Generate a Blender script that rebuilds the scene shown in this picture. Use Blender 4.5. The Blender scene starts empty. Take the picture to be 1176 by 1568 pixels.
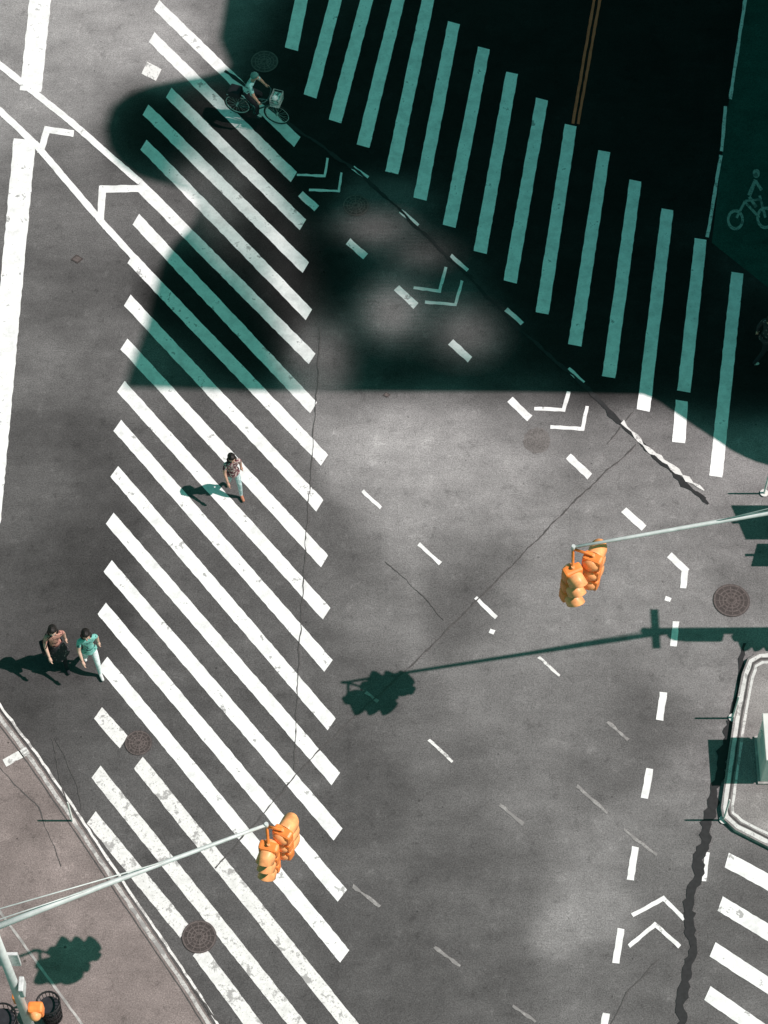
import bpy, bmesh, math, random
import numpy as np
from mathutils import Vector, Matrix
random.seed(7); np.random.seed(7)
F=3909.0; H=51.6; TH=math.radians(29.5); CT=math.cos(TH); ST=math.sin(TH)
K=0.75
def P(px,py,z=0.0):
    dx=(px-588)/F; dy=-(py-784)/F
    Y=dy*CT+ST; Z=dy*ST-CT
    t=(H-z)/(-Z)
    return Vector((dx*t,Y*t,z))
def W2P(X,Y,Z=0):
    d=Y*ST+(H-Z)*CT; cy=Y*CT-(H-Z)*ST
    return 588+X/d*F, 784-cy/d*F
sc=bpy.context.scene
COL=sc.collection
# ---------------------------------------------------------------- helpers
def link(o,parent=None):
    COL.objects.link(o)
    if parent: o.parent=parent
    return o
def empty(name,loc=(0,0,0),rz=0):
    e=bpy.data.objects.new(name,None); e.empty_display_size=.3
    e.location=loc; e.rotation_euler=(0,0,rz); COL.objects.link(e); return e
def mesh_obj(name,bm,mats,parent=None,smooth=False):
    me=bpy.data.meshes.new(name); bm.to_mesh(me); bm.free()
    for m in (mats if isinstance(mats,(list,tuple)) else [mats]): me.materials.append(m)
    if smooth:
        for p in me.polygons: p.use_smooth=True
    o=bpy.data.objects.new(name,me); return link(o,parent)
def nt(name):
    m=bpy.data.materials.new(name); m.use_nodes=True
    n=m.node_tree; b=n.nodes['Principled BSDF']; return m,n,b
def noise(n,co,scale,detail=4,rough=.6):
    x=n.nodes.new('ShaderNodeTexNoise'); x.inputs['Scale'].default_value=scale
    x.inputs['Detail'].default_value=detail; x.inputs['Roughness'].default_value=rough
    n.links.new(co,x.inputs['Vector']); return x.outputs['Fac']
def ramp(n,fac,a,b,va=0.0,vb=1.0):
    r=n.nodes.new('ShaderNodeMapRange'); r.inputs[1].default_value=a; r.inputs[2].default_value=b
    r.inputs[3].default_value=va; r.inputs[4].default_value=vb
    n.links.new(fac,r.inputs[0]); return r.outputs[0]
def mth(n,op,a,b):
    m=n.nodes.new('ShaderNodeMath'); m.operation=op
    for i,v in enumerate((a,b)):
        if isinstance(v,(int,float)): m.inputs[i].default_value=v
        else: n.links.new(v,m.inputs[i])
    return m.outputs[0]
def mixc(n,fac,a,b,bt='MIX'):
    m=n.nodes.new('ShaderNodeMix'); m.data_type='RGBA'; m.blend_type=bt
    if isinstance(fac,(int,float)): m.inputs[0].default_value=fac
    else: n.links.new(fac,m.inputs[0])
    for i,v in ((6,a),(7,b)):
        if isinstance(v,(tuple,list)): m.inputs[i].default_value=(*v,1)
        else: n.links.new(v,m.inputs[i])
    return m.outputs[2]
def coords(n,kind='Object'):
    return n.nodes.new('ShaderNodeTexCoord').outputs[kind]
def simple(name,col,rough=.6,var=.25,scale=12,metal=0,bump=0):
    m,n,b=nt(name); co=coords(n)
    f=ramp(n,noise(n,co,scale,3),.3,.7,1-var,1+var*.6)
    c=n.nodes.new('ShaderNodeVectorMath'); c.operation='SCALE'
    c.inputs[0].default_value=col; n.links.new(f,c.inputs['Scale'])
    n.links.new(c.outputs[0],b.inputs['Base Color'])
    b.inputs['Roughness'].default_value=rough; b.inputs['Metallic'].default_value=metal
    b.inputs['Specular IOR Level'].default_value=.3
    return m
def asphalt(name,col=None,tint=(1.0,.955,.95),speck=1.0,lo=.60,hi=1.36):
    m,n,b=nt(name); co=coords(n)
    big=ramp(n,noise(n,co,.6,5,.70),.3,.7,.76,1.24)
    fine=ramp(n,noise(n,co,34,2,.8),.3,.7,lo,hi)
    mp=n.nodes.new('ShaderNodeMapping'); mp.inputs['Rotation'].default_value=(0,0,math.radians(50)); mp.inputs['Scale'].default_value=(.5,2.2,1)
    n.links.new(co,mp.inputs['Vector'])
    stk=ramp(n,noise(n,mp.outputs[0],1.2,4,.62),.32,.68,.91,1.09)
    v=mth(n,'MULTIPLY',mth(n,'MULTIPLY',big,stk),fine)
    vo=n.nodes.new('ShaderNodeTexVoronoi'); vo.inputs['Scale'].default_value=2.4; n.links.new(co,vo.inputs['Vector'])
    md=noise(n,co,2.3,6,.76)
    thr=ramp(n,md,.42,.70,.0,.11)
    gum=mth(n,'LESS_THAN',vo.outputs['Distance'],thr)
    v=mth(n,'MULTIPLY',v,mth(n,'SUBTRACT',1.0,mth(n,'MULTIPLY',gum,.48*speck)))
    v=mth(n,'MULTIPLY',v,ramp(n,md,.32,.44,.70,1.0))
    v=mth(n,'MULTIPLY',v,ramp(n,md,.56,.68,1.0,1.30))
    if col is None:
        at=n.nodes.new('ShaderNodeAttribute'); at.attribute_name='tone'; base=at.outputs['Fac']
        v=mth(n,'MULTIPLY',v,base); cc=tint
    else: cc=col
    c=n.nodes.new('ShaderNodeVectorMath'); c.operation='SCALE'; c.inputs[0].default_value=cc
    n.links.new(v,c.inputs['Scale']); n.links.new(c.outputs[0],b.inputs['Base Color'])
    b.inputs['Roughness'].default_value=.95; b.inputs['Specular IOR Level'].default_value=.06
    return m
def paint(name,col=(.84,.83,.82),wear=.60,chips=.65,under=(.17,.16,.158)):
    m,n,b=nt(name); co=coords(n)
    dn=noise(n,co,2.6,7,.74)
    dirt=ramp(n,dn,.32,.60,.74,1.05)
    c=n.nodes.new('ShaderNodeVectorMath'); c.operation='SCALE'; c.inputs[0].default_value=col; n.links.new(dirt,c.inputs['Scale'])
    w1=ramp(n,dn,wear,wear+.05)
    w2=ramp(n,noise(n,co,20,4,.75),chips,chips+.06)
    w=mth(n,'MAXIMUM',mth(n,'MULTIPLY',w1,.7),mth(n,'MULTIPLY',w2,.65))
    n.links.new(mixc(n,w,c.outputs[0],under),b.inputs['Base Color'])
    b.inputs['Roughness'].default_value=.8; b.inputs['Specular IOR Level'].default_value=.15
    return m
# ---------------------------------------------------------------- materials
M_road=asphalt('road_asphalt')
M_ground=asphalt('ground_asphalt',(.14,.133,.13))
M_side=asphalt('sidewalk_concrete',(.225,.185,.176),speck=1.2)
M_island=asphalt('island_concrete',(.235,.22,.215))
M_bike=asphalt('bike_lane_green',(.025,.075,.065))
M_white=paint('road_paint_white',(.86,.85,.84),.585,.64)
M_worn=paint('road_paint_worn',(.82,.80,.78),.53,.58)
M_faded=paint('road_paint_faded',(.38,.36,.35),.47,.50)
M_yellow=paint('road_paint_yellow',(.9,.17,.09),.6,.62,(.03,.025,.025))
M_tar=simple('crack_tar',(.026,.026,.027),.8)
M_crack=simple('crack_thin',(.085,.080,.078),.9)
M_kerb=simple('kerb_granite',(.42,.40,.385),.85,.45,4)
M_iron=simple('cast_iron',(.065,.052,.049),.7,.4,20)
M_iron2=simple('cast_iron_rib',(.125,.10,.095),.6,.4,20)
M_steel=simple('galvanised_steel',(.62,.64,.63),.45,.15,6,.1)
M_orange=simple('signal_yellow_paint',(1.0,.28,.065),.4,.2,8)
M_orange2=simple('signal_yellow_worn',(1.0,.42,.17),.4,.25,8)
M_black=simple('black_paint',(.012,.012,.013),.5)
M_lensR=simple('lens_red',(.35,.02,.01),.2)
M_lensA=simple('lens_amber',(.5,.2,.02),.2)
M_lensG=simple('lens_green',(.02,.2,.12),.2)
M_signg=simple('sign_face',(.6,.6,.6),.5)
M_brick=simple('building_brick',(.20,.11,.08),.9,.3,3)
M_glass=simple('building_glass',(.03,.04,.05),.15)
M_metal=simple('gobo_metal',(.22,.22,.22),.6,.15,1,.2)
M_cab=simple('cabinet_paint',(.7,.69,.66),.5,.1,4)
# ---------------------------------------------------------------- sheets
def poly_sheet(bm,pts,z,mat=0):
    vs=[bm.verts.new((p[0],p[1],z)) for p in pts]
    f=bm.faces.new(vs); f.material_index=mat; f.normal_update()
    if f.normal.z<0: f.normal_flip()
    return f
def strip_px(bm,a,b,w,z=.012,mat=0,w2=None,jit=.45,skew=0.0):
    """one painted bar: surveyed ends converted to ground coordinates"""
    a=Vector(a); b=Vector(b); L=(b-a).length
    d=(b-a)/L; nrm=Vector((-d.y,d.x)); w2=w if w2 is None else w2
    n=max(2,int(L/7)); top=[];bot=[]
    for i in range(n+1):
        t=i/n; c=a+d*L*t; hw=(w+(w2-w)*t)/2
        e=0
        if i==0 or i==n: e=skew
        top.append(c+nrm*(hw+random.uniform(-jit,jit))+d*(e*hw+random.uniform(-1,1)*jit))
        bot.append(c-nrm*(hw+random.uniform(-jit,jit))+d*(-e*hw+random.uniform(-1,1)*jit))
    tv=[bm.verts.new((*P(q.x,q.y).xy,z)) for q in top]; bv=[bm.verts.new((*P(q.x,q.y).xy,z)) for q in bot]
    for i in range(n):
        f=bm.faces.new((tv[i],tv[i+1],bv[i+1],bv[i])); f.material_index=mat
        f.normal_update()
        if f.normal.z<0: f.normal_flip()
def path_px(bm,pts,w,z=.016,wob=2.0,wvar=.5,mat=0,step=8,closed=False):
    Q=[]
    for i in range(len(pts)-1):
        a=Vector(pts[i]);b=Vector(pts[i+1]);L=(b-a).length;n=max(1,int(L/step))
        for k in range(n): Q.append(a.lerp(b,k/n))
    Q.append(Vector(pts[-1]))
    prev=None; ph=random.random()*10
    for i,q in enumerate(Q):
        d=(Q[min(i+1,len(Q)-1)]-Q[max(i-1,0)]).normalized(); nr=Vector((-d.y,d.x))
        q=q+nr*(random.uniform(-wob,wob)*.5+wob*.5*math.sin(i*.7+ph))
        hw=w/2*(1+random.uniform(-wvar,wvar))
        v1=bm.verts.new((*P(*(q+nr*hw)).xy,z)); v2=bm.verts.new((*P(*(q-nr*hw)).xy,z))
        if prev:
            f=bm.faces.new((prev[0],v1,v2,prev[1])); f.material_index=mat; f.normal_update()
            if f.normal.z<0: f.normal_flip()
        prev=(v1,v2)
# big ground
bm=bmesh.new(); poly_sheet(bm,[(-400,-400),(400,-400),(400,400),(-400,400)],0.0); mesh_obj('ground',bm,M_ground)
# intersection road sheet with per-vertex albedo tone (asphalt age, wear; building shade and light spots painted in)
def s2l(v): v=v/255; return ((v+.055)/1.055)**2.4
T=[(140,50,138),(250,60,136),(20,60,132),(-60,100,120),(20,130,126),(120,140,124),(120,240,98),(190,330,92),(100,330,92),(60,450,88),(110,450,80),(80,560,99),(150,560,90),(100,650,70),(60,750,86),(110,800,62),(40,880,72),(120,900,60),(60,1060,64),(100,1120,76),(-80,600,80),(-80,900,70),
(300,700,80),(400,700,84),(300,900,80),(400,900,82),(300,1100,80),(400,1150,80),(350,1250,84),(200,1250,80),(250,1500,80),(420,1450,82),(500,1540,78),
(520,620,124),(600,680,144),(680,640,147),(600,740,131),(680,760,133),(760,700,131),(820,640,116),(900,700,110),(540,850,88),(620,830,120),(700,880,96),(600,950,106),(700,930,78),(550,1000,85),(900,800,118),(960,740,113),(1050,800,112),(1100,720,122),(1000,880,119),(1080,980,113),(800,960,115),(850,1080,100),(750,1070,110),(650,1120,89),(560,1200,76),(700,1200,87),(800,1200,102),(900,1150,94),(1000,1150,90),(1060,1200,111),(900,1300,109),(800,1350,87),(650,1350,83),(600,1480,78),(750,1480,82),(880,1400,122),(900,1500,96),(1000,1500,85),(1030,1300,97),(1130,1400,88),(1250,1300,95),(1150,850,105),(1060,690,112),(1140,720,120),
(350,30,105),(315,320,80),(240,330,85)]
D=[(400,500,.016),(300,430,.016),(550,560,.020),(520,430,.016),(450,250,.017),(420,60,.018),(700,590,.016),(650,560,.02),(800,580,.016),(860,590,.015),(520,150,.017),(300,200,.018),(200,200,.020),(390,350,.018),  # tone darkened where the building shadow falls, raised at its light spots
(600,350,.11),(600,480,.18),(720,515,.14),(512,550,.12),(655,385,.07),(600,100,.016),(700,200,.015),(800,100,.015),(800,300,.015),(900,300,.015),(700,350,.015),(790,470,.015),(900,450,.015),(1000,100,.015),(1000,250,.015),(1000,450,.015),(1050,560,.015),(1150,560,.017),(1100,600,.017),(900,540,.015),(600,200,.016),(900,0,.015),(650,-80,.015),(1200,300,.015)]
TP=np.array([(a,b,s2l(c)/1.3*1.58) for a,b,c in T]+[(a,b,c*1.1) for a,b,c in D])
y0=P(588,1720).y; y1=P(588,-130).y
st=.14; X=np.arange(-14,14.01,st); Y=np.arange(y0,y1+st,st)
gx,gy=np.meshgrid(X,Y)
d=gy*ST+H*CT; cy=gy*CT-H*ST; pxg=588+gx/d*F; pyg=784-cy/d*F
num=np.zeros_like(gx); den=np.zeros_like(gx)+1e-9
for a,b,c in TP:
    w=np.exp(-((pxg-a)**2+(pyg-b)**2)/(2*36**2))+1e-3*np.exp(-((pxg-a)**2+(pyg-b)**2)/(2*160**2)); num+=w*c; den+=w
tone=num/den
ny,nx=gx.shape
verts=np.stack([gx.ravel(),gy.ravel(),np.full(gx.size,.004)],1)
idx=np.arange(gx.size).reshape(ny,nx)
faces=np.stack([idx[:-1,:-1].ravel(),idx[:-1,1:].ravel(),idx[1:,1:].ravel(),idx[1:,:-1].ravel()],1)
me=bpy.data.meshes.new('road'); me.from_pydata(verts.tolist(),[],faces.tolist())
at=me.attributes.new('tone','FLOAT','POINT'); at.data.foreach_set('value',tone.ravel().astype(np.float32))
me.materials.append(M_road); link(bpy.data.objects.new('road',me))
# bike lane
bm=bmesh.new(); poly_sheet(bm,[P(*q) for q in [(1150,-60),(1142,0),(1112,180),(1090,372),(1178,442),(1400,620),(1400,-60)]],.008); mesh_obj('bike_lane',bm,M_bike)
# ---------------------------------------------------------------- crosswalk left
bm=bmesh.new()
CW=[((240,8),(455,218)),((232,57),(450,272)),((258,142),(464,345)),((223,168),(468,410)),((220,222),(473,482)),((213,283),(478,550)),((208,336),(480,625)),((200,395),(497,705)),((195,460),(490,775)),((190,527),(497,860)),((185,592),(500,940)),((180,652),(503,1020)),((175,722),(508,1110)),((168,794),(514,1193)),((165,867),(518,1278)),((156,932),(524,1372)),((158,1015),(528,1465)),
((150,1092),(190,1137)),((212,1168),(560,1600)),((147,1182),(500,1625)),((140,1252),(283,1427)),((303,1455),(420,1612))]
for i,(a,b) in enumerate(CW):
    w=16.5+6*(a[1]+b[1])/2/1300
    strip_px(bm,a,b,w*.97,w2=w*1.03,mat=1 if i>=17 else 0,skew=.25,jit=.5)
strip_px(bm,(221,104),(243,115),20,mat=1)
mesh_obj('crosswalk',bm,[M_white,M_worn])
# crosswalk top
bm=bmesh.new()
C2=[((476,-70),(446,76)),((532,-70),(475,148)),((580,-70),(513,186)),((627,-70),(556,224)),((670,-70),(600,265)),((695,35),(643,305)),((741,74),(688,347)),((784,112),(735,387)),((830,152),(781,432)),((874,192),(830,480)),((925,232),(880,529)),((973,277),(932,578)),((1022,321),(985,629)),((1073,366),(1047,600)),((1044,614),(1039,678)),((1129,418),(1096,730))]
for a,b in C2: strip_px(bm,a,b,18.5,w2=20.5,skew=-.05)
mesh_obj('crosswalk',bm,[paint('road_paint_white_upper',(.95,.95,.94),.61,.63,(.12,.12,.12))])
# crosswalk bottom right
bm=bmesh.new()
for a,b in [((1113,1317),(1300,1418)),((1103,1384),(1300,1503)),((1091,1454),(1300,1590)),((1083,1521),(1300,1670)),((1074,1594),(1200,1690))]: strip_px(bm,a,b,23,skew=.2)
mesh_obj('crosswalk',bm,[M_white])
# stop line
bm=bmesh.new()
strip_px(bm,(70,-80),(47,140),33,jit=.7); strip_px(bm,(38,214),(-16,800),34,jit=.7)
mesh_obj('stop_line',bm,[M_white])
# bike crossing lines, dashes, chevrons
bm=bmesh.new()
for pts,w in [([(-40,62),(0,100),(110,188),(215,280)],10),([(-30,142),(0,170),(55,222),(160,345),(210,400)],10),
   ([(62,235),(72,199),(113,205)],10),([(154,335),(157,290),(216,289)],11),
   ([(455,268),(497,270),(502,242)],3.6),([(473,291),(519,293),(523,265)],3.6),
   ([(633,441),(673,446),(683,409)],4.5),([(651,463),(697,467),(708,430)],4.5),
   ([(818,626),(863,628),(871,600)],5.5),([(843,654),(892,657),(899,622)],5.5),
   ([(968,1402),(1016,1376),(1048,1408)],6.5),([(963,1449),(1003,1416),(1041,1450)],6.5),([(1025,850),(1049,873),(1046,901)],10)]:
    for i in range(len(pts)-1):
        a=Vector(pts[i]);b=Vector(pts[i+1]); e=(b-a).normalized()*(w*.3 if i>0 else 0)
        strip_px(bm,a-e,b+(b-a).normalized()*w*.42*(i<len(pts)-2),w,z=.012+.0015*i,jit=.5)
for a,b,w in [((460,297),(485,320),11),((533,370),(560,393),11),((607,441),(637,469),11),((690,524),(720,551),11),((781,612),(811,641),11),((870,699),(903,730),11),((955,781),(986,809),11),
  ((1018,916),(1027,919),7),((1035,952),(1031,990),10),((1016,1060),(1010,1103),11),((995,1177),(987,1223),11),((973,1297),(965,1348),11),((951,1422),(943,1475),11),((928,1552),(920,1600),11),
  ((540,257),(563,273),7),((613,323),(640,346),7),((690,392),(716,415),7),((775,474),(800,496),7),((870,565),(893,587),7),
  ((555,752),(583,778),5.5),((641,833),(674,863),6),((728,915),(760,946),6),((750,966),(757,969),7),((1083,1305),(1078,1350),7.5)]:
    strip_px(bm,a,b,w,jit=.6)
mesh_obj('lane_marking',bm,[M_white])
bm=bmesh.new()
for a,b,w in [((825,1006),(857,1035),4.5),((657,1133),(693,1167),4.5)]: strip_px(bm,a,b,w,jit=.8)
path_px(bm,[(952,647),(975,668),(990,688),(1030,715),(1052,735),(1078,752)],6,z=.018,wob=2,wvar=.8)
mesh_obj('lane_marking',bm,[M_worn])
bm=bmesh.new()
for a,b in [((766,1232),(801,1262)),((665,1450),(705,1480)),((930,1105),(962,1133)),((540,1357),(582,1388)),((883,1203),(930,1245)),((955,1270),(1005,1310)),((785,1540),(820,1565)),((560,1060),(580,1075))]: strip_px(bm,a,b,4.4,jit=1.3)
mesh_obj('lane_marking',bm,[M_faded])
bm=bmesh.new()
for pts in [[(1150,-60),(1118,152)],[(1111,163),(1105,232)],[(1104,238),(1083,364)]]:
    strip_px(bm,pts[0],pts[1],5,jit=.5)
mesh_obj('lane_marking',bm,[M_worn])
bm=bmesh.new()
strip_px(bm,(920,-60),(877,190),4.2,jit=.4); strip_px(bm,(929,-60),(885,190),4.2,jit=.4); mesh_obj('centre_line',bm,[M_yellow])
# bicycle symbol
bm=bmesh.new()
def ring_px(cx,cy,r,w,mat=0,z=.013):
    N=28; prev=None
    for i in range(N+1):
        a=2*math.pi*i/N
        q=(bm.verts.new((*P(cx+math.cos(a)*(r-w/2),cy+math.sin(a)*(r-w/2)*1.25).xy,z)),bm.verts.new((*P(cx+math.cos(a)*(r+w/2),cy+math.sin(a)*(r+w/2)*1.25).xy,z)))
        if prev: bm.faces.new((prev[0],prev[1],q[1],q[0])).material_index=mat
        prev=q
ring_px(1126,337,11,4); ring_px(1172,334,12,4)
for k,(a,b,w) in enumerate([((1128,334),(1141,308),4),((1141,310),(1163,334),4),((1141,308),(1165,306),3.5),((1163,300),(1172,334),4),((1147,300),(1157,276),6),((1157,278),(1166,292),5),((1147,302),(1158,318),5)]): strip_px(bm,a,b,w,z=.0135+.0012*k,jit=.3)
ring_px(1158,266,3,5,z=.0125)
mesh_obj('bicycle_symbol',bm,[paint('bike_symbol_paint',(.32,.40,.37),.52,.54,(.02,.05,.045))])
# cracks & tar
bm=bmesh.new()
path_px(bm,[(345,108),(440,188),(550,265),(620,330),(705,412),(790,500),(890,587),(985,682),(1085,772)],4.5,wob=1.5)
path_px(bm,[(895,590),(940,640),(985,680),(1040,735),(1080,765)],5,z=.0165,wob=3,wvar=.8)
path_px(bm,[(1120,1105),(1100,1190),(1083,1262),(1068,1335),(1052,1395),(1062,1445),(1046,1515),(1040,1600)],15,wob=4,wvar=.35,step=6,z=.0175)
path_px(bm,[(1140,985),(1130,1060),(1118,1110)],6,wob=3,wvar=.5)
mesh_obj('tar_seam',bm,[M_tar])
bm=bmesh.new()
for pts,w in [([(975,682),(930,720),(870,778),(770,880),(690,960),(640,1010),(540,1100),(470,1168),(400,1250),(330,1330)],2.0),
 ([(490,500),(485,600),(470,800),(458,1000),(450,1180)],1.5),([(590,860),(640,905),(680,950)],1.0),([(920,1600),(960,1520),(1010,1468)],1.3),
 ([(970,630),(930,680)],1.3),
 ([(80,1130),(95,1210),(120,1260),(150,1300)],1.6),([(85,1130),(115,1195),(125,1240)],1.2),([(240,1450),(300,1520),(345,1580)],3)]:
    path_px(bm,pts,w,z=.0155,wob=1.6,wvar=.6,step=6)
mesh_obj('pavement_crack',bm,[M_crack])
# ---------------------------------------------------------------- manholes
def disc(bm,r,z,N=40,mat=0,r0=0):
    if r0==0:
        f=bm.faces.new([bm.verts.new((r*math.cos(2*math.pi*i/N),r*math.sin(2*math.pi*i/N),z)) for i in range(N)]); f.material_index=mat
    else:
        o=[bm.verts.new((r*math.cos(2*math.pi*i/N),r*math.sin(2*math.pi*i/N),z)) for i in range(N)]
        q=[bm.verts.new((r0*math.cos(2*math.pi*i/N),r0*math.sin(2*math.pi*i/N),z)) for i in range(N)]
        for i in range(N):
            f=bm.faces.new((o[i],o[(i+1)%N],q[(i+1)%N],q[i])); f.material_index=mat
def manhole(px,py,r,light=False):
    bm=bmesh.new(); disc(bm,r,.020); disc(bm,r*.97,.024,mat=1,r0=r*.88)
    for k in (.70,.50,.30): disc(bm,r*k,.024,mat=1,r0=r*(k-.07))
    for i in range(12):
        a=i*math.pi/6; c,s=math.cos(a),math.sin(a); w=.012
        vs=[bm.verts.new((c*x-s*y,s*x+c*y,.0265)) for x,y in ((r*.12,-w),(r*.86,-w),(r*.86,w),(r*.12,w))]
        bm.faces.new(vs).material_index=1
    o=mesh_obj('manhole_cover',bm,[M_iron,M_iron2]); o.location=P(px,py); o.location.z=0; o.rotation_euler=(0,0,random.random())
for a in [(212,1138,.30),(305,1435,.37),(1120,920,.42),(545,315,.33),(405,95,.36)]: manhole(*a)
bm=bmesh.new()
for cx,cy,s in [(118,397,10),(592,605,6)]:
    pts=[(cx-s,cy+1),(cx-1,cy-s*.7),(cx+s,cy),(cx+1,cy+s*.7)]
    poly_sheet(bm,[P(*q) for q in pts],.017,0)
    poly_sheet(bm,[P(cx+(q[0]-cx)*.7,cy+(q[1]-cy)*.7) for q in pts],.020,1)
mesh_obj('valve_cover',bm,[M_iron,M_iron2])
bm=bmesh.new()
for cx,cy,r in [(822,675,21)]:
    poly_sheet(bm,[P(cx+r*math.cos(a)*random.uniform(.92,1.05),cy+r*.95*math.sin(a)*random.uniform(.92,1.05)) for a in [i*math.pi/14 for i in range(28)]],.008)
mesh_obj('road_patch',bm,[asphalt('patch_asphalt',(.17,.155,.15))])
# ---------------------------------------------------------------- raised slabs
def raised(name,pts,matTop,h=.12,kerb=True):
    bm=bmesh.new()
    g=[P(*q) for q in pts]
    top=[bm.verts.new((q.x,q.y,h)) for q in g]; bot=[bm.verts.new((q.x,q.y,.001)) for q in g]
    f=bm.faces.new(top); f.normal_update()
    if f.normal.z<0: f.normal_flip()
    for i in range(len(g)):
        j=(i+1)%len(g); bm.faces.new((top[i],top[j],bot[j],bot[i])).material_index=1
    bmesh.ops.recalc_face_normals(bm,faces=bm.faces)
    return mesh_obj(name,bm,[matTop,M_kerb])
edgeL=[(-120,925),(0,1092),(55,1165),(112,1248),(195,1372),(290,1512),(400,1690)]
raised('sidewalk',edgeL+[(-300,1690),(-300,925)],M_side)
edgeR=[(1420,985),(1200,999),(1160,1002),(1144,1012),(1135,1035),(1122,1105),(1103,1240),(1106,1256),(1125,1274),(1200,1312),(1420,1420)]
raised('traffic_island',edgeR,M_island)
def kerbline(bm,pts,off,w,z,mat=0,step=10,wob=.6):
    Q=[]
    for i in range(len(pts)-1):
        a=Vector(pts[i]);b=Vector(pts[i+1]);n=max(1,int((b-a).length/step))
        for k in range(n): Q.append(a.lerp(b,k/n))
    Q.append(Vector(pts[-1])); prev=None
    for i,q in enumerate(Q):
        d=(Q[min(i+1,len(Q)-1)]-Q[max(i-1,0)]).normalized(); nr=Vector((-d.y,d.x))
        c=q+nr*(off+random.uniform(-wob,wob)*.5); hw=w/2*(1+random.uniform(-.15,.15))
        a1=P(*(c+nr*hw));b1=P(*(c-nr*hw))
        v1=bm.verts.new((a1.x,a1.y,z)); v2=bm.verts.new((b1.x,b1.y,z))
        if prev:
            f=bm.faces.new((prev[0],v1,v2,prev[1])); f.material_index=mat; f.normal_update()
            if f.normal.z<0: f.normal_flip()
        prev=(v1,v2)
bm=bmesh.new(); kerbline(bm,edgeL,5.5,6,.124,wob=1.2); kerbline(bm,edgeL,-7,4,.012,1,wob=1.5); kerbline(bm,edgeL,13,1.8,.126,2)
mesh_obj('kerb',bm,[paint('kerb_top',(.60,.57,.55),.50,.54),M_worn,M_crack])
bm=bmesh.new(); kerbline(bm,edgeR[1:-1],-6,6,.124); kerbline(bm,edgeR[1:-1],-17,4,.124,0); kerbline(bm,edgeR[1:-1],-11.3,3,.126,1)
mesh_obj('kerb',bm,[paint('kerb_white',(.68,.67,.65),.54,.57),M_crack])
bm=bmesh.new(); strip_px(bm,(8,1172),(44,1152),12,z=.126); mesh_obj('sidewalk_marking',bm,[M_worn])
bm=bmesh.new(); kerbline(bm,[(-60,1290),(0,1398),(60,1480),(140,1590)],0,4,.128); mesh_obj('sidewalk_joint',bm,[M_kerb])
bm=bmesh.new()
for pts in [[(0,1180),(60,1240),(95,1330)]]: path_px(bm,pts,1.2,z=.125,wob=2,wvar=.6)
mesh_obj('sidewalk_crack',bm,[M_crack])
# ---------------------------------------------------------------- tube toolkit
def tube(bm,pts,rad,seg=8,mat=0,cap=True):
    pts=[Vector(p) for p in pts]
    if isinstance(rad,(int,float)): rad=[rad]*len(pts)
    up=None; rings=[]
    for i,p in enumerate(pts):
        d=(pts[min(i+1,len(pts)-1)]-pts[max(i-1,0)]).normalized()
        if up is None:
            up=Vector((0,0,1)) if abs(d.z)<.9 else Vector((1,0,0))
        s=d.cross(up).normalized(); up=s.cross(d).normalized()
        rings.append([bm.verts.new(p+(s*math.cos(2*math.pi*k/seg)+up*math.sin(2*math.pi*k/seg))*rad[i]) for k in range(seg)])
    for a,b in zip(rings,rings[1:]):
        for k in range(seg):
            f=bm.faces.new((a[k],a[(k+1)%seg],b[(k+1)%seg],b[k])); f.material_index=mat; f.smooth=True
    if cap:
        for r,flip in ((rings[0],1),(rings[-1],0)):
            f=bm.faces.new(r[::-1] if flip else r); f.material_index=mat
def box(bm,c,s,mat=0,bev=0.0,M=None):
    r=bmesh.ops.create_cube(bm,size=1); vs=r['verts']
    for v in vs:
        v.co=Vector((v.co.x*s[0],v.co.y*s[1],v.co.z*s[2]))
    fs=set(f for v in vs for f in v.link_faces)
    if bev>0:
        es=list(set(e for v in vs for e in v.link_edges))
        rr=bmesh.ops.bevel(bm,geom=es,offset=bev,segments=2,affect='EDGES',profile=.5)
        fs=set(f for f in rr['faces']); 
        vs=list(set(v for f in fs for v in f.verts)); fs=set(f for v in vs for f in v.link_faces)
    for f in fs: f.material_index=mat
    for v in set(v for f in fs for v in f.verts):
        v.co=(M@v.co if M else v.co)+Vector(c)
def ell(bm,c,s,mat=0,u=16,v=12,fn=None,smooth=True):
    r=bmesh.ops.create_uvsphere(bm,u_segments=u,v_segments=v,radius=1)
    for q in r['verts']:
        co=q.co.copy()
        if fn: co=fn(co)
        q.co=Vector((co.x*s[0],co.y*s[1],co.z*s[2]))+Vector(c)
    for f in set(f for q in r['verts'] for f in q.link_faces): f.material_index=mat; f.smooth=smooth
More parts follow.
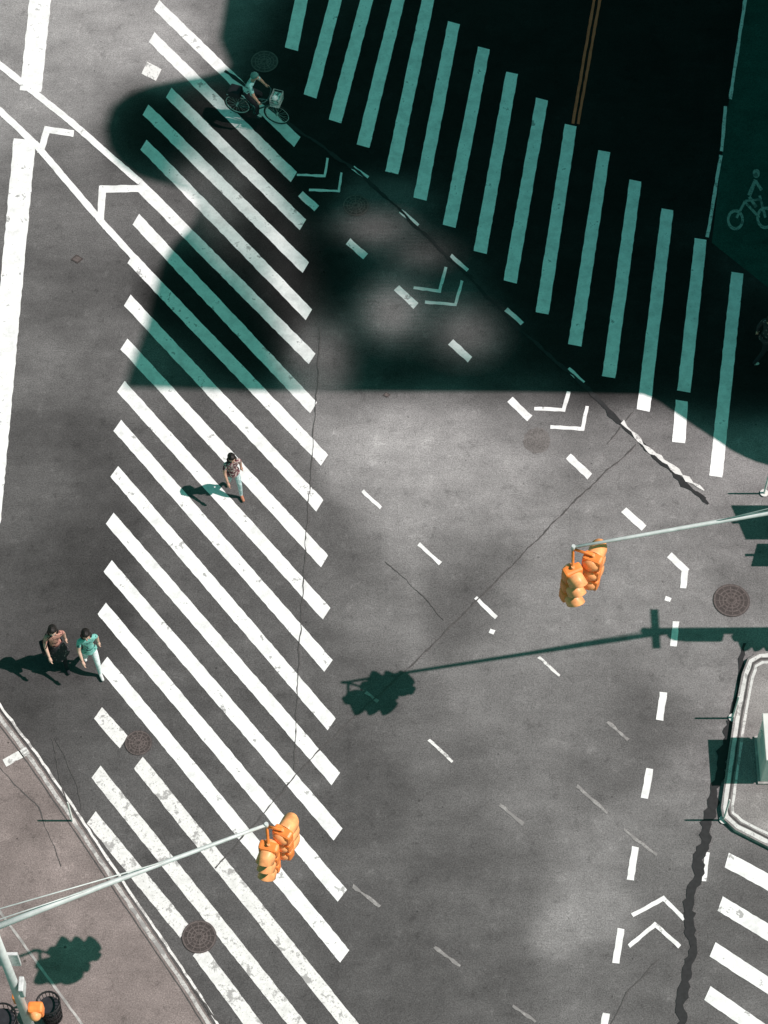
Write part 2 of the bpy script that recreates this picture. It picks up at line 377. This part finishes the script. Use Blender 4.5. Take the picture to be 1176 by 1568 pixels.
# ---------------------------------------------------------------- traffic signals
def signal_head(parent,loc,rz,name='signal_head',tilt=0,scl=1.0):
    bm=bmesh.new()
    for i,zc in enumerate((.36,0,-.36)):
        box(bm,(0,0,zc),(.36,.20,.345),0,.05)
        ell(bm,(0,-.09,zc),(.15,.09,.15),1,14,8)
        r=bmesh.ops.create_circle(bm,cap_ends=True,radius=.14,segments=20,matrix=Matrix.Translation((0,.105,zc))@Matrix.Rotation(math.radians(-90),4,'X'))
        for f in set(f for q in r['verts'] for f in q.link_faces): f.material_index=2+i
        N=14; prev=None
        for k in range(N+1):
            a=math.radians(-50+280*k/N); c,s=math.cos(a),math.sin(a)
            L=.10+.20*max(0,(s+.4)/1.4)
            q=[bm.verts.new((c*.155,.10,zc+s*.155)),bm.verts.new((c*.165,.10+L,zc+s*.165)),bm.verts.new((c*.150,.10+L,zc+s*.150)),bm.verts.new((c*.145,.10,zc+s*.145))]
            if prev:
                for m in range(3):
                    f=bm.faces.new((prev[m],prev[m+1],q[m+1],q[m])); f.material_index=1 if m<2 else 5; f.smooth=True
            prev=q
    tube(bm,[(0,0,.5),(0,0,.60)],.03,8,1); tube(bm,[(0,0,-.5),(0,0,-.56)],.03,8,1)
    o=mesh_obj(name,bm,[M_orange,M_orange2,M_lensR,M_lensA,M_lensG,M_black],parent)
    o.location=loc; o.rotation_euler=(tilt,0,rz); o.scale=(scl,scl,scl); return o
def signal_rig(tip,poletop,heads,scl=1.14):
    e=empty('traffic_signal')
    base=Vector((poletop.x,poletop.y,0.0))
    bm=bmesh.new()
    top=poletop.z+1.2
    tube(bm,[base+Vector((0,0,.1)),base+Vector((0,0,top))],[.11,.075],14)
    tube(bm,[base+Vector((0,0,.1)),base+Vector((0,0,.35)),base+Vector((0,0,.7)),base+Vector((0,0,.9))],[.24,.22,.17,.11],14)
    ell(bm,base+Vector((0,0,top)),(.09,.09,.09))
    mesh_obj('pole',bm,M_steel,e)
    bm=bmesh.new()
    d=poletop-tip
    pts=[tip+d*t+Vector((0,0,.28*math.sin(t*1.5))) for t in (0,.15,.35,.6,.8,1)]
    tube(bm,pts,[.032,.038,.045,.052,.06,.065],10)
    tube(bm,[tip+Vector((0,0,.06)),tip+Vector((0,0,-.12))],.04,8)
    pb=base+Vector((0,0,top-.1))
    tube(bm,[pb,tip+d*.36+Vector((0,0,.16))],.014,6)
    tube(bm,[pb+Vector((0,0,-.5)),tip+d*.62+Vector((0,0,.26))],.013,6)
    mesh_obj('mast_arm',bm,M_steel,e)
    for (l,rz) in heads: signal_head(e,l,rz,scl=scl)
    bm=bmesh.new()
    hs=[Vector(l) for l,_ in heads]
    c=tip+Vector((0,0,-.05))
    for h in hs: tube(bm,[c,(c.x,c.y,h.z+.68*scl/1.14),(h.x,h.y,h.z+.66*scl/1.14)],.030,8)
    for a,b in zip(hs,hs[1:]): tube(bm,[(a.x,a.y,a.z-.62),(b.x,b.y,b.z-.62)],.028,8)
    mesh_obj('hanger_bracket',bm,M_orange,e)
    return e,base
Ygr=P(588,966).y
tipR=P(878,838,6.3)
e1,b1=signal_rig(tipR,Vector((11.6,Ygr,6.4)),[(P(874,892,5.5),math.radians(205)),(P(905,874,5.55),math.radians(-25))])
tipL=P(408,1263,7.0); pl=P(-8,1430,7.1)
e2,b2=signal_rig(tipL,pl,[(P(413,1312,6.25),math.radians(165)),(P(434,1290,6.3),math.radians(-30))],1.06)
bm=bmesh.new()
box(bm,(11.35,Ygr+.05,6.95),(.03,1.0,.22),0); box(bm,(11.5,Ygr-.0,6.55),(.9,.03,.22),0)
mesh_obj('street_sign_plate',bm,M_signg,e1)
signal_head(e1,(11.38,Ygr-.10,5.6),math.radians(90))
signal_head(e1,(11.40,Ygr-.14,4.0),math.radians(200))
bm=bmesh.new(); box(bm,(11.3,Ygr-.25,2.9),(.3,.42,.45),0,.03); tube(bm,[(11.3,Ygr-.2,2.9),(11.6,Ygr,2.9)],.03)
mesh_obj('pedestrian_signal',bm,M_orange,e1)
bl=b2
bm=bmesh.new(); box(bm,(bl.x+.24,bl.y+.02,2.75),(.30,.24,.36),0,.05); ell(bm,(bl.x+.24,bl.y-.12,2.8),(.12,.12,.12),1,12,8)
box(bm,(bl.x-.10,bl.y+.24,2.95),(.22,.28,.36),0,.05); ell(bm,(bl.x-.1,bl.y+.40,3.0),(.1,.08,.12),1,12,8)
tube(bm,[(bl.x+.24,bl.y+.02,2.6),(bl.x,bl.y,2.6),(bl.x-.10,bl.y+.24,2.8)],.03)
mesh_obj('pedestrian_signal',bm,[M_orange,M_orange2],e2)
bm=bmesh.new(); box(bm,(bl.x+.02,bl.y+.12,5.4),(.42,.06,.6),0); box(bm,(bl.x+.16,bl.y-.05,4.3),(.10,.3,.4),0,.02); mesh_obj('sign_plate',bm,M_signg,e2)
def sign_post(px,py,plates,h):
    g=P(px,py); e=empty('traffic_sign',g)
    bm=bmesh.new(); tube(bm,[(0,0,0),(0,0,h)],.035,8)
    mesh_obj('post',bm,M_steel,e)
    bm=bmesh.new()
    for (z,w,hh,a) in plates: box(bm,(0.04,0,z),(.02,w,hh),0,0,Matrix.Rotation(a,3,'Z'))
    mesh_obj('plate',bm,M_signg,e)
sign_post(1320,800,[(3.25,.95,1.25,.3),(2.0,.55,.9,.2)],4.0)
sign_post(1262,850,[(1.75,.62,.9,-.3)],2.4)
# ---------------------------------------------------------------- delineator posts
def delineator(px,py):
    g=P(px,py); bm=bmesh.new()
    disc(bm,.10,.03,16); tube(bm,[(0,0,.0),(0,0,.05),(0,0,1.08),(0,0,1.12)],[.06,.024,.021,.012],10,0)
    o=mesh_obj('delineator_post',bm,[M_cab]); o.location=(g.x,g.y,.014)
for q in [(112,1260),(1122,1100),(1108,1256),(1170,756)]: delineator(*q)
# ---------------------------------------------------------------- utility cabinet on island
g=P(1186,1168); e=empty('utility_cabinet',(g.x,g.y,.125))
bm=bmesh.new(); box(bm,(0,0,.62),(.75,1.05,1.15),0,.02); mesh_obj('cabinet',bm,M_cab,e)
bm=bmesh.new(); box(bm,(0,0,.025),(.85,1.15,.05),0); box(bm,(0,0,1.235),(.81,1.11,.06),1,.015)
for k in range(5): box(bm,(-.38,0,.5+.1*k),(.012,.6,.03),1)
box(bm,(-.385,.35,.75),(.03,.03,.15),1); mesh_obj('plinth_and_lid',bm,[M_kerb,M_cab],e)
# ---------------------------------------------------------------- litter bins
def bin_(px,py,r=.28,h=.9):
    g=P(px,py); bm=bmesh.new(); N=20
    for k in range(N):
        a=2*math.pi*k/N; c,s=math.cos(a),math.sin(a)
        tube(bm,[(c*r*.82,s*r*.82,.03),(c*r,s*r,h)],.008,4)
    for z,rr in ((.04,.82),(.3,.88),(.6,.94),(h,1.0)):
        pts=[(math.cos(2*math.pi*k/24)*r*rr,math.sin(2*math.pi*k/24)*r*rr,z) for k in range(25)]; tube(bm,pts,.014 if z<h else .022,6)
    tube(bm,[(0,0,.02),(0,0,h*.8)],[r*.78,r*.86],20,1)
    o=mesh_obj('litter_bin',bm,[M_black,simple('bin_bag',(.03,.03,.035),.4)]); o.location=(g.x,g.y,.122)
bin_(82,1560,.24); bin_(12,1582,.30)
# ---------------------------------------------------------------- people
def skin_body(name,J,B,R,mats,parent,root='pelvis',extra=None):
    names=list(J); bm=bmesh.new(); lay=bm.verts.layers.skin.verify(); V={}
    for k in names:
        v=bm.verts.new(J[k]); r=R[k]; v[lay].radius=(r[0],r[1]) if isinstance(r,tuple) else (r,r); v[lay].use_root=(k==root); V[k]=v
    for a,b,_ in B: bm.edges.new((V[a],V[b]))
    me=bpy.data.meshes.new(name+'_sk'); bm.to_mesh(me); bm.free()
    o=bpy.data.objects.new(name+'_sk',me); COL.objects.link(o)
    s=o.modifiers.new('s','SKIN'); s.use_smooth_shade=True; s.branch_smoothing=.4
    ss=o.modifiers.new('ss','SUBSURF'); ss.levels=2; ss.render_levels=2
    dg=bpy.context.evaluated_depsgraph_get(); dg.update()
    m2=bpy.data.meshes.new_from_object(o.evaluated_get(dg))
    bpy.data.objects.remove(o)
    m2.materials.clear()
    for m in mats: m2.materials.append(m)
    segs=[(Vector(J[a]),Vector(J[b]),m) for a,b,m in B]
    for p in m2.polygons:
        c=p.center; best=1e9; bi=0
        for a,b,m in segs:
            ab=b-a; t=max(0,min(1,(c-a).dot(ab)/ab.length_squared)); q=a+ab*t; dd=(c-q).length
            if dd<best: best=dd; bi=m if not isinstance(m,tuple) else (m[0] if t<m[2] else m[1])
        p.material_index=bi; p.use_smooth=True
    o2=bpy.data.objects.new(name,m2); return link(o2,parent)
def add_hand(bm,wr,el,side,mat=0,curl=.35):
    wr=Vector(wr); d=(wr-Vector(el)).normalized()
    s=d.cross(Vector((side,0,0))); 
    if s.length<.1: s=Vector((0,1,0))
    s.normalize(); n=d.cross(s).normalized()
    tube(bm,[wr-d*.01,wr+d*.03,wr+d*.085],[.026,.034,.036],8,mat)
    for k,(off,L) in enumerate(((-.027,.068),(-.009,.078),(.009,.073),(.026,.058))):
        p0=wr+d*.07+s*off; p1=p0+d*L*.45+s*off*.15; p2=p1+(d*math.cos(curl)+n*math.sin(curl)*side)*L*.32; p3=p2+(d*math.cos(curl*2)+n*math.sin(curl*2)*side)*L*.28
        tube(bm,[p0,p1,p2,p3],[.0095,.009,.008,.006],6,mat)
    t0=wr+d*.025-s*.022; t1=t0+d*.025-s*.03; t2=t1+d*.03-s*.006
    tube(bm,[t0,t1,t2],[.012,.010,.007],6,mat)
def add_head(parent,c,turn,tilt,skinM,hairM,long=True,name='head'):
    bm=bmesh.new()
    def shape(co):
        if co.z<0: co.x*=1-.28*(-co.z)**1.5; co.y*=1-.12*(-co.z)
        return co
    ell(bm,(0,0,0),(.076,.094,.115),0,20,16,shape)
    tube(bm,[(0,.085,.022),(0,.104,-.008),(0,.108,-.026),(0,.088,-.034)],[.008,.011,.015,.008],6)
    for sx in(-1,1):
        ell(bm,(sx*.077,-.005,-.008),(.012,.022,.032),0,8,6)
        ell(bm,(sx*.030,.083,.006),(.014,.010,.009),2,8,6); ell(bm,(sx*.030,.0915,.006),(.006,.004,.006),3,6,4)
        tube(bm,[(sx*.016,.092,.026),(sx*.045,.078,.026)],.004,4,1)
    tube(bm,[(-.022,.083,-.056),(0,.092,-.056),(.022,.083,-.056)],[.004,.007,.004],6,4)
    def hs(co):
        k=1+.05*math.sin(co.x*9+co.z*7)+.04*math.sin(co.y*13); co=co*k
        if co.y>.35 and co.z<.35: co.y=.35+(co.y-.35)*.1; 
        if co.y>.2 and co.z<.0: co.y*=.3
        return co
    ell(bm,(0,-.014,.022),(.094,.106,.112),1,22,16,hs)
    if long:
        tube(bm,[(0,-.06,.03),(0,-.095,-.06),(.0,-.10,-.17),(0,-.085,-.29)],[.078,.088,.082,.03],12,1)
        for sx in(-1,1): tube(bm,[(sx*.062,-.02,.03),(sx*.084,-.03,-.07),(sx*.078,-.02,-.2),(sx*.06,0,-.27)],[.034,.038,.032,.010],8,1)
    o=mesh_obj(name,bm,[skinM,hairM,M_eye,M_black,M_lip],parent,True)
    o.location=c; o.rotation_euler=(tilt,0,turn); return o
M_eye=simple('eye_white',(.8,.8,.78),.3); M_lip=simple('lips',(.45,.14,.12),.5)
M_skin=simple('skin',(.52,.30,.22),.55,.08,20); M_skin2=simple('skin_light',(.62,.40,.31),.55,.08,20)
M_hair=simple('hair_dark',(.014,.010,.009),.55,.5,60)
def patterned(name,a,b,sc_,thr=.5):
    m,n,bs=nt(name); co=coords(n); f=ramp(n,noise(n,co,sc_,3,.6),thr-.02,thr+.03)
    n.links.new(mixc(n,f,a,b),bs.inputs['Base Color']); bs.inputs['Roughness'].default_value=.9; return m
M_jean=patterned('light_jeans',(.34,.46,.46),(.58,.68,.68),14,.5)
M_whitep=simple('pale_trousers',(.78,.85,.85),.9,.3,20)
M_shoe=simple('shoe',(.5,.2,.12),.6); M_shoew=simple('shoe_white',(.7,.7,.7),.6)
M_dark=simple('dark_cloth',(.02,.02,.025),.9)
M_darkp=patterned('dark_print',(.02,.02,.025),(.25,.2,.2),20,.62)
M_pat=patterned('maroon_print',(.14,.035,.05),(.60,.48,.45),20,.52)
M_pink=patterned('pink_print',(.58,.28,.22),(.08,.03,.03),14,.56)
M_tealp=patterned('teal_print',(.20,.52,.46),(.03,.10,.10),12,.58)
def person(name,px,py,head_deg,h=1.68,stride=.26,top=M_pat,bottom=M_jean,shoe=M_shoe,skin=M_skin,hair=M_hair,long=True,short_sleeve=True,lean=.03,skirt=None,bag=None,arms=1.0,z0=.014,shorts=False):
    g=P(px,py); e=empty(name,(g.x,g.y,z0),math.radians(head_deg)); k=h/1.70; e.scale=(k*1.05,k*1.05,k)
    s=stride; ln=lean
    J={'pelvis':(0,0,.93),'spine':(0,ln*.4,1.08),'waist':(0,ln*.7,1.2),'chest':(0,ln,1.34),'neck0':(0,ln*1.1,1.44),'neck':(0,ln*1.3,1.52),
       'shL':(-.165,ln,1.40),'shR':(.165,ln,1.40),
       'elL':(-.215,ln-.10*arms,1.12),'elR':(.215,ln+.07*arms,1.12),
       'wrL':(-.225,ln-.02*arms-.06,.89),'wrR':(.20,ln+.25*arms,.93),
       'hipL':(-.088,0,.88),'hipR':(.088,0,.88),
       'knL':(-.095,s*.62+.03,.50),'knR':(.095,-s*.22+.02,.47),
       'anL':(-.095,s*.95,.085),'anR':(.09,-s*1.05,.13),
       'toL':(-.105,s*.95+.17,.04),'toR':(.10,-s*1.05+.14,.035)}
    R={'pelvis':(.135,.10),'spine':(.125,.095),'waist':(.12,.092),'chest':(.145,.10),'neck0':.065,'neck':.048,'shL':.062,'shR':.062,'elL':.042,'elR':.042,'wrL':.027,'wrR':.027,
       'hipL':.092,'hipR':.092,'knL':.060,'knR':.060,'anL':.04,'anR':.04,'toL':.034,'toR':.034}
    sl=(1,0,.55) if short_sleeve else 1
    legl=(2,0,.2) if shorts else 2
    B=[('pelvis','spine',1),('spine','waist',1),('waist','chest',1),('chest','neck0',1),('neck0','neck',0),('chest','shL',1),('chest','shR',1),('shL','elL',sl),('shR','elR',sl),('elL','wrL',0 if short_sleeve else 1),('elR','wrR',0 if short_sleeve else 1),
       ('pelvis','hipL',2),('pelvis','hipR',2),('hipL','knL',2),('hipR','knR',2),('knL','anL',legl),('knR','anR',legl),('anL','toL',3),('anR','toR',3)]
    skin_body('body',J,B,R,[skin,top,bottom,shoe],e)
    bm=bmesh.new(); add_hand(bm,J['wrL'],J['elL'],1); add_hand(bm,J['wrR'],J['elR'],-1); mesh_obj('hands',bm,[skin],e,True)
    add_head(e,(0,ln*1.5+.015,1.615),random.uniform(-.3,.3),-.1,skin,hair,long)
    bm=bmesh.new(); N=22
    zs=((1.02,.150,.118),(.93,.162,.128),(.86 if not skirt else .52,.170 if not skirt else .25,.135 if not skirt else .23))
    rings=[]
    for z,a,b in zs:
        rings.append([bm.verts.new((math.cos(t)*a*(1+.05*math.sin(5*t)),math.sin(t)*b*(1+.05*math.sin(5*t))+ln*.2,z+.012*math.sin(3*t))) for t in [2*math.pi*i/N for i in range(N)]])
    for a,b in zip(rings,rings[1:]):
        for i in range(N): bm.faces.new((a[i],a[(i+1)%N],b[(i+1)%N],b[i]))
    mesh_obj('skirt' if skirt else 'shirt_hem',bm,[skirt or top],e,True)
    if bag:
        bm=bmesh.new(); box(bm,(.26,ln-.02,.92),(.10,.28,.22),0,.03); tube(bm,[(.25,ln-.1,1.02),(.2,ln-.09,1.2),(.12,ln-.06,1.45),(-.02,ln,1.47)],.010,6); tube(bm,[(.25,ln+.1,1.02),(.2,ln+.13,1.2),(.12,ln+.08,1.45),(-.02,ln,1.47)],.010,6)
        mesh_obj('shoulder_bag',bm,[bag],e)
    return e
person('walking_woman',359,751,-160,1.62,.24,M_pat,M_jean,M_shoe)
person('walking_woman',92,1015,-160,1.76,.20,M_pink,M_dark,M_dark,skirt=M_darkp,skin=M_skin2,bag=M_dark)
person('walking_woman',142,1021,-160,1.77,.26,M_tealp,M_whitep,M_shoew,skin=M_skin2)
person('walking_man',1164,550,-60,1.74,.24,M_darkp,M_dark,M_shoew,long=False,short_sleeve=False)
# ---------------------------------------------------------------- bicycle + rider
ra=P(362,173); fr=P(428,190); mid=(ra+fr)/2; ang=math.atan2((fr-ra).y,(fr-ra).x)-math.pi/2
e=empty('bicycle',(mid.x,mid.y,.014),ang)
wb=.53
def wheel(bm,yc,r=.34):
    N=36
    pts=[(0,yc+math.cos(2*math.pi*i/N)*r,r+.02+math.sin(2*math.pi*i/N)*r) for i in range(N+1)]; tube(bm,pts,.021,8,0,False)
    pts=[(0,yc+math.cos(2*math.pi*i/N)*(r-.03),r+.02+math.sin(2*math.pi*i/N)*(r-.03)) for i in range(N+1)]; tube(bm,pts,.010,6,1,False)
    for i in range(18):
        a=2*math.pi*i/18; tube(bm,[((-1)**i*.025,yc,r+.02),(0,yc+math.cos(a)*(r-.03),r+.02+math.sin(a)*(r-.03))],.002,4,1)
    tube(bm,[(-.06,yc,r+.02),(.06,yc,r+.02)],.022,8,1)
bm=bmesh.new(); wheel(bm,-wb); wheel(bm,wb); mesh_obj('wheels',bm,[M_black,M_steel],e)
bm=bmesh.new()
bb=(0,-.08,.30); st_=(0,-.24,.82); hd=(0,.36,.86); hd2=(0,.40,.70)
tube(bm,[bb,st_],.018); tube(bm,[(0,-.22,.74),hd],.017); tube(bm,[bb,hd2],.020); tube(bm,[hd,hd2],.022)
for s in(-1,1):
    tube(bm,[(0,-.08,.30),(s*.05,-wb,.36)],.010); tube(bm,[(0,-.22,.72),(s*.05,-wb,.36)],.009); tube(bm,[hd2,(s*.05,.47,.6),(s*.05,wb,.36)],.012)
tube(bm,[hd,(0,.34,1.0)],.014); tube(bm,[(-.29,.22,1.03),(-.22,.32,1.04),(0,.36,1.0),(.22,.32,1.04),(.29,.22,1.03)],.012)
for s in(-1,1): tube(bm,[(s*.29,.22,1.03),(s*.30,.12,1.02)],.018,8)
tube(bm,[(-.08,-.08,.30),(.08,-.08,.30)],.012); tube(bm,[(.08,-.08,.30),(.08,.08,.24)],.009); tube(bm,[(-.08,-.08,.30),(-.08,-.24,.36)],.009)
box(bm,(.12,.08,.24),(.09,.07,.02)); box(bm,(-.12,-.24,.36),(.09,.07,.02))
tube(bm,[(.085,-.08,.30),(.085,-.06,.38),(.085,-.02,.30),(.085,-.06,.22),(.085,-.08,.30)],.006)
mesh_obj('frame',bm,[simple('bike_frame',(.03,.10,.10),.4)],e)
bm=bmesh.new(); ell(bm,(0,-.30,.88),(.085,.14,.04),0,12,8,lambda c:Vector((c.x*(1-.5*max(0,c.y)),c.y,c.z))); tube(bm,[(0,-.24,.8),(0,-.28,.87)],.014); mesh_obj('saddle',bm,[M_black],e)
bm=bmesh.new()
for z in (.86,.95,1.04,1.13):
    tube(bm,[(-.17,.42,z),(.17,.42,z),(.17,.66,z),(-.17,.66,z),(-.17,.42,z)],.008,5)
for i in range(6):
    x=-.17+.068*i
    for y in(.42,.66): tube(bm,[(x,y,.86),(x,y,1.13)],.005,4)
box(bm,(-.02,.54,.98),(.26,.2,.2),1,.04); box(bm,(0,.54,.85),(.34,.24,.012),0)
ell(bm,(.06,.52,1.08),(.08,.08,.06),2,10,8)
mesh_obj('basket',bm,[M_steel,patterned('basket_bag',(.30,.65,.60),(.05,.16,.15),12,.5),M_whitep],e)
bm=bmesh.new(); 
for s in(-1,1): tube(bm,[(s*.07,-.3,.74),(s*.07,-.78,.74)],.008)
box(bm,(0,-.56,.86),(.30,.32,.22),1,.04); mesh_obj('rear_carrier',bm,[M_steel,M_dark],e)
r=empty('cyclist',(mid.x,mid.y,.014),ang)
J={'pelvis':(0,-.28,1.0),'spine':(0,-.22,1.15),'waist':(0,-.17,1.26),'chest':(0,-.10,1.40),'neck0':(0,-.06,1.49),'neck':(0,-.03,1.56),
   'shL':(-.18,-.08,1.45),'shR':(.18,-.08,1.45),'elL':(-.27,.03,1.22),'elR':(.27,.03,1.22),'wrL':(-.285,.15,1.06),'wrR':(.285,.15,1.06),
   'hipL':(-.09,-.26,.95),'hipR':(.09,-.26,.95),'knL':(-.13,.10,.84),'knR':(.12,.06,.66),'anL':(-.12,-.22,.45),'anR':(.12,.04,.32),'toL':(-.125,-.10,.40),'toR':(.125,.17,.28)}
R={'pelvis':(.14,.11),'spine':(.135,.10),'waist':(.13,.10),'chest':(.155,.11),'neck0':.07,'neck':.052,'shL':.068,'shR':.068,'elL':.046,'elR':.046,'wrL':.030,'wrR':.030,'hipL':.10,'hipR':.10,'knL':.064,'knR':.064,'anL':.042,'anR':.042,'toL':.036,'toR':.036}
B=[('pelvis','spine',1),('spine','waist',1),('waist','chest',1),('chest','neck0',1),('neck0','neck',0),('chest','shL',1),('chest','shR',1),('shL','elL',(1,0,.7)),('shR','elR',(1,0,.7)),('elL','wrL',0),('elR','wrR',0),('pelvis','hipL',2),('pelvis','hipR',2),('hipL','knL',2),('hipR','knR',2),('knL','anL',2),('knR','anR',2),('anL','toL',3),('anR','toR',3)]
skin_body('body',J,B,R,[M_skin,patterned('cyan_shirt',(.34,.66,.64),(.06,.20,.20),9,.53),M_dark,M_shoew],r)
bm=bmesh.new(); add_hand(bm,J['wrL'],J['elL'],1,curl=.9); add_hand(bm,J['wrR'],J['elR'],-1,curl=.9); mesh_obj('hands',bm,[M_skin],r,True)
add_head(r,(0,.0,1.65),0,-.2,M_skin,simple('cap',(.07,.22,.20),.8),False)
# ---------------------------------------------------------------- building on the right (casts the big shadow; its perforated screen is added to shape the light)
XB=14.0
sil=[(-900,345),(-60,345),(0,345),(60,335),(95,350),(104,352),(116,315),(123,270),(132,228),(145,195),(165,170),(195,160),(225,165),(250,182),(270,210),(282,250),(290,285),(305,303),(325,303),(345,295),(370,268),(400,248),(450,234),(500,222),(550,203),(590,190),(599,188),(601,975),(612,1005),(630,1030),(660,1075),(690,1120),(705,1150),(718,1195),(728,1250),(738,1400)]
sy=[P(588,a).y for a,_ in sil]; sz=[(XB-P(b,a).x)/K for a,b in sil]
sy,sz=zip(*sorted(zip(sy,sz)))
def ztop(y): return float(np.interp(y,sy,sz))
BL=[(600,480,30,28,.74),(712,512,34,26,.66),(572,350,36,17,.66),(652,388,30,16,.48),(508,550,20,34,.70),(480,592,20,10,.30),  # hole sizes of the added screen, placed to let soft light spots through
    (320,165,26,18,.35),(345,212,28,20,.50),(375,262,26,22,.50),(400,310,26,24,.50),(428,365,24,26,.62),(442,425,24,26,.62),(452,485,24,28,.66),(464,540,22,26,.66),(335,320,28,30,.48),(300,275,22,22,.62),(365,380,24,26,.34),(410,440,22,22,.22)]
def openness(px,py):
    v=0
    for a,b,sx,s_,w in BL: v+=w*math.exp(-((px-a)/sx)**2/2-((py-b)/s_)**2/2)
    return min(v,.80)
e=empty('office_building')
bm=bmesh.new(); cs=.11; ylo,yhi=sy[0],P(588,-320).y
yc_=P(588,600).y
ys=list(np.arange(ylo,yc_-.02,cs))+[yc_-.01,yc_+.01]+list(np.arange(yc_+.01+cs,yhi,cs))
def quad(*q):
    try: bm.faces.new([bm.verts.new(p) for p in q])
    except Exception: pass
for ya,yb in zip(ys,ys[1:]):
    za,zb=ztop(ya),ztop(yb)
    z=min(10.8,za,zb); quad((XB,ya,0),(XB,yb,0),(XB,yb,z),(XB,ya,z))
    zmax=max(za,zb)
    while z<zmax-1e-6:
        cz=.12; z2=z+cz
        mid_px,mid_py=W2P(XB-K*(z+z2)/2,(ya+yb)/2)
        A=(XB,ya,min(z,za));Bq=(XB,yb,min(z,zb));C=(XB,yb,min(z2,zb));Dq=(XB,ya,min(z2,za))
        op=openness(mid_px,mid_py) if (z>=10.8 and z2<min(za,zb)) and (yb-ya)>.1 else 0
        if op>.03:
            k=math.sqrt(op); m=[(XB,ya+(yb-ya)*(.5+u*k*.5),z+cz*(.5+v*k*.5)) for u,v in((-1,-1),(1,-1),(1,1),(-1,1))]
            o4=[bm.verts.new(q) for q in(A,Bq,C,Dq)]; i4=[bm.verts.new(q) for q in m]
            for q in range(4): bm.faces.new((o4[q],o4[(q+1)%4],i4[(q+1)%4],i4[q]))
        else: quad(A,Bq,C,Dq)
        z=z2
mesh_obj('shadow_gobo_screen',bm,M_metal,e)  # added unseen gobo: outline and holes shaped for the shadow on the road
yS=P(588,598).y
bm=bmesh.new()
box(bm,(XB+6.6,(yS+yhi)/2+.1,5.1),(12.8,yhi-yS-.2,10.2),0); box(bm,(XB+6.6,(yS+yhi)/2+.1,10.4),(13.0,yhi-yS,.35),1)
mesh_obj('walls',bm,[M_brick,M_kerb],e)
bm=bmesh.new()
for f in range(3):
    y=yS+1
    while y<yhi-2:
        box(bm,(XB-.04,y+.6,1.8+3.2*f),(.05,1.3,1.9),0); box(bm,(XB-.06,y+.6,.78+3.2*f),(.14,1.5,.12),1); y+=2.2
mesh_obj('windows',bm,[M_glass,M_kerb],e)
# ---------------------------------------------------------------- light
elev=math.atan(1/K)
w=bpy.data.worlds.new('World'); sc.world=w; w.use_nodes=True; n=w.node_tree; bg=n.nodes['Background']
sk=n.nodes.new('ShaderNodeTexSky'); sk.sky_type='NISHITA'; sk.sun_disc=False; sk.sun_elevation=elev; sk.sun_rotation=math.radians(90)
mx=mixc(n,1.0,sk.outputs[0],(.42,1.28,.74),'MULTIPLY'); n.links.new(mx,bg.inputs[0]); bg.inputs[1].default_value=.087
L=bpy.data.lights.new('sun','SUN'); L.energy=5.0; L.angle=math.radians(.45); L.color=(1,.85,.855)
lo=link(bpy.data.objects.new('sun',L)); lo.rotation_euler=(0,math.pi/2-elev,0); lo.location=(30,25,40)
cam=bpy.data.cameras.new('camera'); cam.sensor_fit='VERTICAL'; cam.sensor_height=24; cam.lens=F*24/1568; cam.clip_end=2000
co=link(bpy.data.objects.new('camera',cam)); co.location=(0,0,H); co.rotation_euler=(TH,0,0); sc.camera=co
sc.view_settings.view_transform='Standard'; sc.view_settings.look='None'; sc.view_settings.exposure=0
